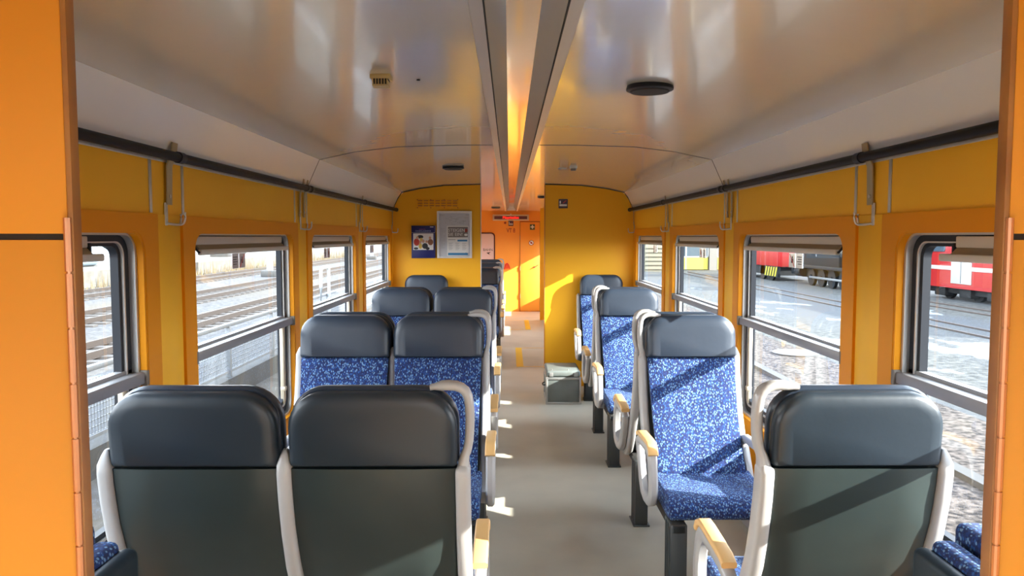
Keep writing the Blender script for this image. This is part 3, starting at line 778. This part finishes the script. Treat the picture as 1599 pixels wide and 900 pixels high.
r = empty('round_sign', (rel(.455), EY-.022, 1.44), label='round red ringed prohibition sticker on the far door', cat='sticker')
bm = B(); cyl(bm, (0, 0, 0), (0, -1, 0), .055, .003, 28); link('ring', bm, DRED, r)
bm = B(); cyl(bm, (0, -.003, 0), (0, -1, 0), .045, .001, 28); link('disc', bm, PAPER, r)
bm = B(); cyl(bm, (0, -.004, 0), (0, -1, 0), .022, .001, 16); prism(bm, [(-.04, .028), (-.03, .036), (.04, -.028), (.03, -.036)], lambda a, b, d: Vector((a, d, b)), -.006, -.004); link('symbol', bm, DRED, r)
r = empty('emergency_handle', (rel(-.055), EY, .95), label='red emergency brake handle on the far end wall beside the last seats', cat='handle')
bm = B(); box(bm, -.04, .04, -.02, 0, -.05, .05, .006); link('mount', bm, mat('orange red mount', (.8, .12, .03), .5), r)
bm = B(); tube(bm, [(-.05, -.03, -.06), (-.03, -.05, .02), (0, -.05, .07), (.04, -.05, .03), (.06, -.03, -.05)], .012, 8, sm=1); link('grip', bm, RED, r)
# end window
r = empty('window_end', (rel(-.60), EY, 1.0)); r['kind'] = 'structure'; r.name = 'window_20'
fn = lambda a, b, d: Vector((a, d, b))
bm = B(); ringplate(bm, rrect(-.30, .30, 0, .655, .08), rrect(-.275, .275, .025, .63, .065), -.016, 0, fn); link('window_frame', bm, mat('dark red rubber', (.09, .012, .008), .5), r, ang=40)
bm = B(); prism(bm, rrect(-.276, .276, .024, .631, .065), fn, -.006, 0); link('pane', bm, mat('frosted pane foil', (.72, .58, .60), .4), r)
text('lettering', 'BAHN', .075, (.15, -.008, .27), (R(90), 0, 0), INK, r, 'CENTER')
bm = B(); prism(bm, [(.12, .235), (.21, .245), (.17, .215), (.20, .185), (.15, .21)], fn, -.0085, -.006); link('emblem', bm, INK, r)

# floor markings
def marking(xa, xb, ya, yb, strip, label):
    r = empty('floor_marking', ((xa+xb)/2, (ya+yb)/2, 0), label=label, cat='floor marking')
    hx, hy = (xb-xa)/2, (yb-ya)/2; t = .0015
    bm = B(); box(bm, -hx, hx, -hy-.02, -hy+.02, 0, t); box(bm, -hx, hx, hy-.02, hy+.02, 0, t); link('border', bm, mat('faded tape', (.75, .50, .18), .6), r)
    sx0 = -hx if strip < 0 else hx-.085
    bm = B(); box(bm, sx0, sx0+.085, -hy-.02, hy+.02, 0.0002, t+.0008); link('tape', bm, GOLD, r)
marking(rel(.085), rel(.40)+.9, 9.2, 10.75, -1, 'yellow edged step marking on the floor just beyond the right partition')
marking(rel(-.9), rel(.36), 12.9, 14.35, 1, 'yellow edged step marking on the floor near the far end door')

# ------------------------------------------------------------------ outside
GZ = -0.735
EXT = 0.42
_mat = mat
def mat(name, col, rough=0.5, noise=None, **k):   # dull outdoor surfaces, colours darkened to stand in for lower outdoor exposure
    if noise: noise = (noise[0], tuple(c*EXT for c in noise[1]), noise[2], noise[3])
    k.setdefault('spec', .25)
    return _mat(name + ' outdoors', tuple(c*EXT for c in col), rough, noise=noise, **k)
def gravel(name, c1, c2, sc, snow=None, big=None):
    m = bpy.data.materials.new(name); m.use_nodes = True; n = m.node_tree; b = n.nodes['Principled BSDF']; b.inputs['Roughness'].default_value = .9
    kk = .72 if 'snow' in name else .5; c1 = tuple(c*kk for c in c1); c2 = tuple(c*kk for c in c2); b.inputs['Specular IOR Level'].default_value = .15  # ground colours darkened too, so sunlit gravel and snow do not burn out
    t = n.nodes.new('ShaderNodeTexCoord'); a = n.nodes.new('ShaderNodeTexNoise'); a.inputs['Scale'].default_value = sc; a.inputs['Detail'].default_value = 8
    r = n.nodes.new('ShaderNodeValToRGB'); r.color_ramp.elements[0].position = .36; r.color_ramp.elements[0].color = (*c1, 1); r.color_ramp.elements[1].position = .64; r.color_ramp.elements[1].color = (*c2, 1)
    n.links.new(t.outputs['Object'], a.inputs['Vector']); n.links.new(a.outputs['Fac'], r.inputs[0]); out = r.outputs[0]
    for (s2, lo, hi, col, st) in (([big] if big else []) + ([snow] if snow else [])):
        mp = n.nodes.new('ShaderNodeMapping'); mp.inputs['Scale'].default_value = (1.0, st, 1.0); n.links.new(t.outputs['Object'], mp.inputs['Vector'])
        q = n.nodes.new('ShaderNodeTexNoise'); q.inputs['Scale'].default_value = s2; q.inputs['Detail'].default_value = 4
        n.links.new(mp.outputs[0], q.inputs['Vector'])
        qr = n.nodes.new('ShaderNodeValToRGB'); qr.color_ramp.elements[0].position = lo; qr.color_ramp.elements[1].position = hi
        n.links.new(q.outputs['Fac'], qr.inputs[0])
        mx = n.nodes.new('ShaderNodeMix'); mx.data_type = 'RGBA'; mx.inputs[7].default_value = (*[c*kk for c in col], 1)
        n.links.new(qr.outputs[0], mx.inputs[0]); n.links.new(out, mx.inputs[6]); out = mx.outputs[2]
    n.links.new(out, b.inputs['Base Color']); return m
GRL = gravel('left yard gravel', (.07, .068, .07), (.17, .168, .17), 9, big=(.25, .45, .7, (.15, .125, .09), .2))
GRR = gravel('right yard gravel with snow', (.04, .042, .040), (.115, .115, .105), 7, snow=(.8, .63, .645, (.22, .245, .26), .45), big=(.2, .45, .6, (.07, .075, .08), .3))
GRN = gravel('brown ballast', (.022, .018, .016), (.19, .16, .14), 14)
PLT = gravel('platform asphalt', (.10, .10, .105), (.15, .15, .15), 20, snow=(.5, .60, .64, (.30, .33, .35), .3))
PALE = gravel('pale far platform', (.19, .175, .15), (.26, .245, .22), 2)
bm = B(); box(bm, -120, -1.4, -40, 160, GZ-.3, GZ); link('ground', bm, GRL, kind='structure', smooth=False)
bm = B(); box(bm, 5.9, 120, -40, 160, GZ-.3, GZ); link('ground', bm, GRR, kind='structure', smooth=False)
bm = B(); box(bm, -1.4, 5.9, -40, 160, GZ-.3, GZ); link('ground', bm, GRN, kind='structure', smooth=False)
CONC = mat('concrete', (.16, .16, .155), .85, noise=(2, (.12, .12, .118), .4, .7), bump=(30, .2, .01))
RST = mat('rusty rail', (.12, .095, .08), .6, metal=.3); SLP = mat('dark sleepers', (.17, .155, .145), .9)
def track(x, g, ya, yb, label, paved=False):
    r = empty('railway_track', (x, ya, GZ), label=label, cat='railway track')
    for s in (-1, 1):
        bm = B(); box(bm, s*g/2-.04, s*g/2+.04, 0, yb-ya, .05, .17, .0); box(bm, s*g/2-.075, s*g/2+.075, 0, yb-ya, .04, .06); link('rail', bm, RST, r, smooth=False)
    if paved: r.location.z -= .13; return
    bm = B(); y = 0.2
    while y < yb-ya: box(bm, -g/2-.45, g/2+.45, y, y+.24, -.02, .05); y += .62
    link('sleepers', bm, SLP, r, smooth=False, kind='stuff')
track(-16.4, 1.435, 5, 110, 'farthest railway track left of the carriage, beside the pale platform')
track(-11.7, 1.25, 5, 110, 'middle of the three railway tracks left of the carriage')
track(-8.2, .80, 3, 110, 'railway track nearest the left windows, just behind the low platform')
track(11.2, .80, 5, 50, 'narrow track crossing the snowy yard right of the carriage', True)
track(14.3, .80, 5, 30, 'narrow track next to the red train in the right yard', True)
# kerb line on the right
bm = B(); box(bm, 4.25, 4.40, -10, 60, GZ, GZ+.06); link('kerb', bm, CONC, kind='structure', smooth=False)
bm = B(); cyl(bm, (0, 0, 0), (0, 0, 1), .45, .03, 28)
link('manhole_cover', bm, mat('manhole iron', (.13, .13, .13), .6), label='round manhole cover in the brown ballast outside the second right window', cat='manhole cover').location = (5.6, 15.0, GZ)
# left low platform, railing
bm = B(); box(bm, -6.3, -4.15, 2, 60, GZ, -.52); link('platform', bm, PLT, kind='structure', smooth=False)
bm = B(); box(bm, -4.15, -3.98, 2, 60, GZ, -.44); link('platform_kerb', bm, CONC, kind='structure', smooth=False)
bm = B(); box(bm, -6.1, -5.85, 2, 60, -.52, -.516); link('platform_line', bm, mat('platform yellow line', (.72, .58, .20), .7), kind='structure', smooth=False)
GALV = mat('galvanised steel', (.48, .52, .56), .5, metal=.25)
r = empty('platform_railing', (-4.06, 4, -.44), label='long galvanised railing with mesh infill outside the left windows', cat='railing')
bm = B(); box(bm, -.03, .03, 0, 30, .72, .775, .01); link('top_rail', bm, GALV, r)
bm = B(); box(bm, -.02, .02, 0, 30, .06, .10, .0); link('bottom_rail', bm, GALV, r)
for i in range(15):
    bm = B(); box(bm, -.035, .035, .93+2*i-.03, .93+2*i+.03, 0, .73, .004); link('post', bm, GALV, r)
MESHM = mat('mesh wire', (.40, .43, .46), .5, metal=.3)
bm = B(); y = 0.0
while y < 26: box(bm, -.004, .004, y, y+.008, .10, .64); y += .055
for j in range(9): box(bm, -.004, .004, 0, 26, .10+.066*j, .107+.066*j)
link('mesh_infill', bm, MESHM, r, smooth=False)
r = empty('hoop_gate', (-4.06, 16.4, -.44), label='white tube hoop standing beside the railing outside the third left window', cat='hoop')
bm = B(); tube(bm, [(.08, -.36, .04), (.08, -.36, 1.25), (.08, -.30, 1.36), (.08, .30, 1.36), (.08, .36, 1.25), (.08, .36, .04)], .035, 10, sm=1)
link('tube', bm, mat('white tube', (.75, .8, .83), .4), r)
# far left: pale raised platform with sheds, poles, grasses, machine
bm = B(); box(bm, -120, -19.0, -10, 160, GZ, GZ+.75); link('far_platform', bm, PALE, kind='structure', smooth=False)
for i, (x, y, h, w_) in enumerate(((-13.9, 44.5, 8, .32), (-14.0, 78, 8, .32), (-22.5, 60, 6, .5), (-25, 70, 6, .6))):
    r = empty('mast', (x, y, GZ if x > -19 else GZ+.75), label=('grey overhead line mast between the left tracks, seen through the second left window', 'distant grey mast between the left tracks', 'canopy column on the far left platform, nearer one', 'canopy column on the far left platform, farther one')[i], cat='mast')
    bm = B(); box(bm, -w_/2, w_/2, -w_/3, w_/3, 0, h); link('pole', bm, mat('mast grey', (.38, .42, .45), .6), r)
    bm = B(); box(bm, -w_*1.4, w_*1.4, -w_, w_, 0, .35, .05); link('foot', bm, CONC, r)
for i in range(5):
    x, y = -34 - 3*i, 62 + 24*i
    r = empty('freight_container', (x, y, GZ+.75), label='pale freight container on the far left platform, number %s from the near end' % ('one', 'two', 'three', 'four', 'five')[i], cat='container')
    c = [(.52, .60, .66), (.66, .66, .64), (.42, .50, .58), (.6, .62, .6), (.5, .55, .6)][i]
    m = mat('container %d' % i, c, .6)
    bm = B(); box(bm, -1.3, 1.3, -6, 6, 0, 2.7, .03); link('box', bm, m, r)
    bm = B()
    for j in range(24):
        box(bm, 1.3, 1.36, -5.8+.49*j, -5.6+.49*j, .25, 2.55)
    link('ribs', bm, m, r)
r = empty('excavator', (-23.5, 42, GZ+.75), label='dark blue grey excavator with pipe sections outside the nearest left window', cat='excavator')
DKB = mat('machine dark blue', (.05, .08, .11), .5)
bm = B(); tube(bm, [(-.5, .2, .3), (-.7, .6, 1.2), (-.2, 1.3, 1.6), (.6, 2.2, 1.0), (1.0, 2.6, .3)], .22, 8, sm=1); box(bm, .7, 1.5, 2.3, 3.2, 0, .55, .1); link('arm', bm, DKB, r)
bm = B(); box(bm, -2.2, -.3, -1.6, .6, .55, 1.7, .15, 3); box(bm, -1.2, -.4, -.4, .6, 1.6, 2.6, .1); link('cab', bm, DKB, r)
bm = B()
for x in (-2.0, -.5): box(bm, x-.25, x+.25, -1.8, 1.0, 0, .55, .2, 3)
link('crawler', bm, SEAM, r)
r = empty('pipe_section', (-22.2, 38.5, GZ+.75), label='large pale blue pipe lying in front of the excavator', cat='pipe')
bm = B(); cyl(bm, (0, -3.5, .35), (0, 1, 0), .35, 6.0, 20); link('barrel', bm, mat('pale blue pipe', (.35, .45, .52), .5), r)
bm = B(); 
for y in (-3.5, -1.5, .6, 2.4): cyl(bm, (0, y, .35), (0, 1, 0), .38, .12, 20)
link('band', bm, PAPG, r)
bm = B(); rnd = random.Random(5); 
for i in range(900):
    x = rnd.uniform(-18.95, -18.0); y = rnd.uniform(20, 95); h = rnd.uniform(.2, .75) * (1.0 if rnd.random() < .8 else 1.5); a = rnd.uniform(0, math.pi); lx, ly = rnd.uniform(-.12, .12), rnd.uniform(-.12, .12); wv = .018
    p = [(x-wv, y-wv, GZ), (x+wv, y+wv, GZ), (x+lx, y+ly, GZ+h)]
    q = bm.verts.new((x+wv, y-wv, GZ)); v = [bm.verts.new(k) for k in p]
    bm.faces.new((v[0], v[1], v[2])); bm.faces.new((v[1], q, v[2])); bm.faces.new((q, v[0], v[2]))
link('dry_grass', bm, mat('dry grass', (.34, .27, .16), .9), label='dry grass along the foot of the far left platform wall', cat='grass', kind='stuff', smooth=False)

# right: red carriage
TR = mat('train red', (.55, .02, .02), .4); TW = mat('train white stripe', (.72, .72, .70), .4); TG = mat('train underframe', (.018, .020, .022), .7); TGL = mat('train window glass', (.10, .14, .18), .15)
def carriage(x, ya, yb, label, doors, stripe=True):
    r = empty('red_carriage', (x, ya, GZ), label=label, cat='railway carriage'); L = yb-ya
    prof = [(0, .45), (0, 2.2), (.06, 3.0), (.3, 3.45), (.8, 3.7), (2.0, 3.7), (2.5, 3.45), (2.74, 3.0), (2.8, 2.2), (2.8, .45)]
    bm = B(); prism(bm, prof, lambda a, b, d: Vector((a, d, b)), 0, L); link('body', bm, TR, r, ang=30)
    bm = B(); box(bm, -.015, .0, 0, L, 1.10, 1.24); link('stripe', bm, TW, r)
    bm = B(); box(bm, .25, 2.5, .3, L-.3, .22, .50, .05)
    for j in range(int(L//1.6)): box(bm, .12, .5, .6+1.6*j, 1.3+1.6*j, .12, .46, .04)
    link('underframe', bm, TG, r)
    for y in (1.4, 3.2, L-3.2, L-1.4):
        bm = B(); cyl(bm, (.45, y, .42), (1, 0, 0), .42, .12, 24); cyl(bm, (.40, y, .42), (1, 0, 0), .12, .08, 12); link('wheel', bm, TG, r)
    for y in doors:
        bm = B(); box(bm, -.02, .0, y-.62, y+.62, .62, 2.75, .01); d = link('door', bm, TW, r)
        bm = B(); box(bm, -.028, -.02, y-.012, y+.012, .65, 2.7); box(bm, -.028, -.02, y-.45, y-.1, 1.6, 2.5); box(bm, -.028, -.02, y+.1, y+.45, 1.6, 2.5); link('door_window', bm, TGL, d)
    y = 1.0
    while y < L-1.8:
        if all(abs(y+.6-q) > 1.4 for q in doors):
            bm = B(); fn = lambda a, b, d: Vector((d, a, b)); prism(bm, rrect(y, y+1.3, 1.75, 2.6, .1, 4), fn, -.02, .0); link('carriage_window', bm, TGL, r)
        y += 1.75
    return r
carriage(16.0, 15, 30.1, 'bright red railway carriage with white stripe outside the nearest right window', [12.2, 3.5])
# black steam locomotive
r = empty('steam_locomotive', (14.0, 31.5, GZ), label='black steam locomotive parked outside the second right window', cat='locomotive')
LK = mat('locomotive black', (.010, .016, .022), .6, spec=.15); LS = mat('locomotive pipes', (.35, .38, .40), .4, metal=.5)
bm = B(); cyl(bm, (1.1, 1.2, 1.9), (0, 1, 0), .62, 5.3, 28); cyl(bm, (1.1, 6.3, 1.9), (0, 1, 0), .66, .6, 28); link('boiler', bm, LK, r, ang=40)
bm = B(); cyl(bm, (1.1, 6.3, 2.5), (0, 0, 1), .18, .8, 18, .24); link('chimney', bm, LK, r)
bm = B(); cyl(bm, (1.1, 4.2, 2.45), (0, 0, 1), .26, .35, 18, .2); cyl(bm, (1.1, 3.0, 2.45), (0, 0, 1), .22, .3, 18, .15); link('steam_dome', bm, LK, r)
bm = B(); box(bm, .1, 2.1, -.9, 1.2, .95, 2.9, .04); box(bm, 0, 2.2, -1.1, 1.3, 2.88, 2.98, .04); c = link('cab', bm, LK, r)
bm = B(); box(bm, .08, .1, -.5, .7, 1.9, 2.6); link('cab_window', bm, mat('pale glass', (.5, .6, .65), .2), c)
bm = B(); box(bm, .0, .55, 1.2, 6.4, .96, 2.35, .05); link('side_tank', bm, LK, r)
bm = B(); box(bm, .0, 2.2, -1.0, 7.1, .82, .98, .02); box(bm, .2, 2.0, 7.0, 7.25, .45, .98, .03); link('running_board', bm, LK, r)
bm = B(); box(bm, .45, 1.75, -.9, 7.0, .35, .85); link('frame', bm, TG, r)
for i in range(5):
    bm = B(); y = .2 + 1.15*i; cyl(bm, (.25, y, .42), (1, 0, 0), .42, .14, 26); cyl(bm, (.2, y, .42), (1, 0, 0), .10, .06, 12); link('wheel', bm, LK, r)
bm = B(); box(bm, .14, .19, .2, 4.8, .36, .46, .01); tube(bm, [(.12, .3, 1.05), (.12, .5, 2.3), (.12, 4.5, 2.3), (.12, 5.6, 1.6), (.12, 5.6, 1.0)], .03, 8)
tube(bm, [(.1, 1.3, 2.0), (-.05, 1.4, 2.2), (-.05, 5.0, 2.2), (.05, 5.2, 1.9)], .025, 8); tube(bm, [(.1, 2.6, 1.5), (-.05, 2.6, 1.75), (-.05, 3.6, 1.75), (.0, 3.6, 1.4)], .035, 8)
link('rod_and_pipes', bm, LS, r)
bm = B(); cyl(bm, (.35, 5.9, .62), (0, 1, 0), .26, .75, 20); link('cylinder', bm, LK, r)
# red diesel behind
r = empty('red_shunter', (13.7, 39.3, GZ), label='red shunting locomotive with yellow and black striped skirt beyond the steam locomotive', cat='locomotive')
bm = B(); box(bm, 0, 2.4, 0, 7.5, .75, 2.2, .05); box(bm, 0, 2.4, 2.8, 5.0, 2.15, 3.3, .06); link('body', bm, TR, r)
bm = B(); box(bm, -.02, 0, 3.0, 4.8, 2.35, 3.0); link('cab_window', bm, TGL, r)
bm = B(); box(bm, .1, 2.3, .2, 7.3, .3, .76); link('underframe', bm, TG, r)
bm = B(); box(bm, -.03, .12, -.06, 1.9, .22, .78); sk = link('skirt', bm, LK, r)
bm = B()
for j in range(5): prism(bm, [(.0+.38*j, .74), (.19+.38*j, .74), (.42+.38*j, .26), (.23+.38*j, .26)], lambda a, b, d: Vector((d, a-.05, b)), -.045, -.03)
link('yellow_stripes', bm, mat('warning yellow', (.75, .66, .05), .5), sk)
for y in (1.2, 2.6, 5.0, 6.4):
    bm = B(); cyl(bm, (.1, y, .40), (1, 0, 0), .40, .12, 20); link('wheel', bm, TG, r)
text('lettering', 'E', .55, (-.03, 5.6, 1.3), (R(90), 0, R(-90)), mat('yellow letter', (.8, .6, .1), .5), r)
# yellow depot building
r = empty('depot_building', (11.5, 53, GZ), label='yellow and grey depot building with glazed gates outside the third right window', cat='building')
BY = mat('depot yellow', (.72, .66, .12), .6); BG = mat('depot grey wall', (.20, .21, .21), .8); BGL = mat('depot glazing', (.13, .18, .21), .3); BW = mat('depot white mullion', (.7, .72, .7), .6)
bm = B(); box(bm, -5.5, 7.5, 0.12, 12, 0, 6.5); link('wall', bm, BG, r, smooth=False)
for i, (xa, xb) in enumerate(((-5.2, -2.9), (-.9, 2.15), (2.8, 6.0))):
    bm = B(); box(bm, xa, xb, 0, .12, 0.05, 4.2); g = link('gate', bm, BGL, r)
    bm = B(); box(bm, xa, xb, -.04, 0, .05, .92); link('gate_base', bm, BY, g)
    bm = B()
    for x in [xa + (xb-xa)*j/2 for j in range(3)]: box(bm, x-.05, x+.05, -.06, .0, .92, 4.2)
    for z in (.92, 1.78, 2.6, 3.4, 4.2): box(bm, xa, xb, -.06, 0, z-.04, z+.04)
    box(bm, (xa+xb)/2-.03, (xa+xb)/2+.03, -.05, 0, .05, .92)
    link('mullion', bm, BW, g)
for i, x in enumerate((-2.75, 2.48)):
    bm = B(); box(bm, x-.26, x+.26, -.2, .12, 0, 6.2); link('pillar', bm, mat('pillar pale', (.34, .32, .28), .8), r)
bm = B(); cyl(bm, (-.6, -.06, 2.25), (0, -1, 0), .22, .03, 20); link('round_sign', bm, TEAL, r)
bm = B()
box(bm, -2.5, -1.05, -2.0, -1.4, .0, 1.9)
for j in range(6): box(bm, -2.55, -1.0, -2.08, -2.0, .15+.28*j, .32+.28*j)
link('louvred_annex', bm, mat('louvre pale', (.36, .34, .25), .7), r)
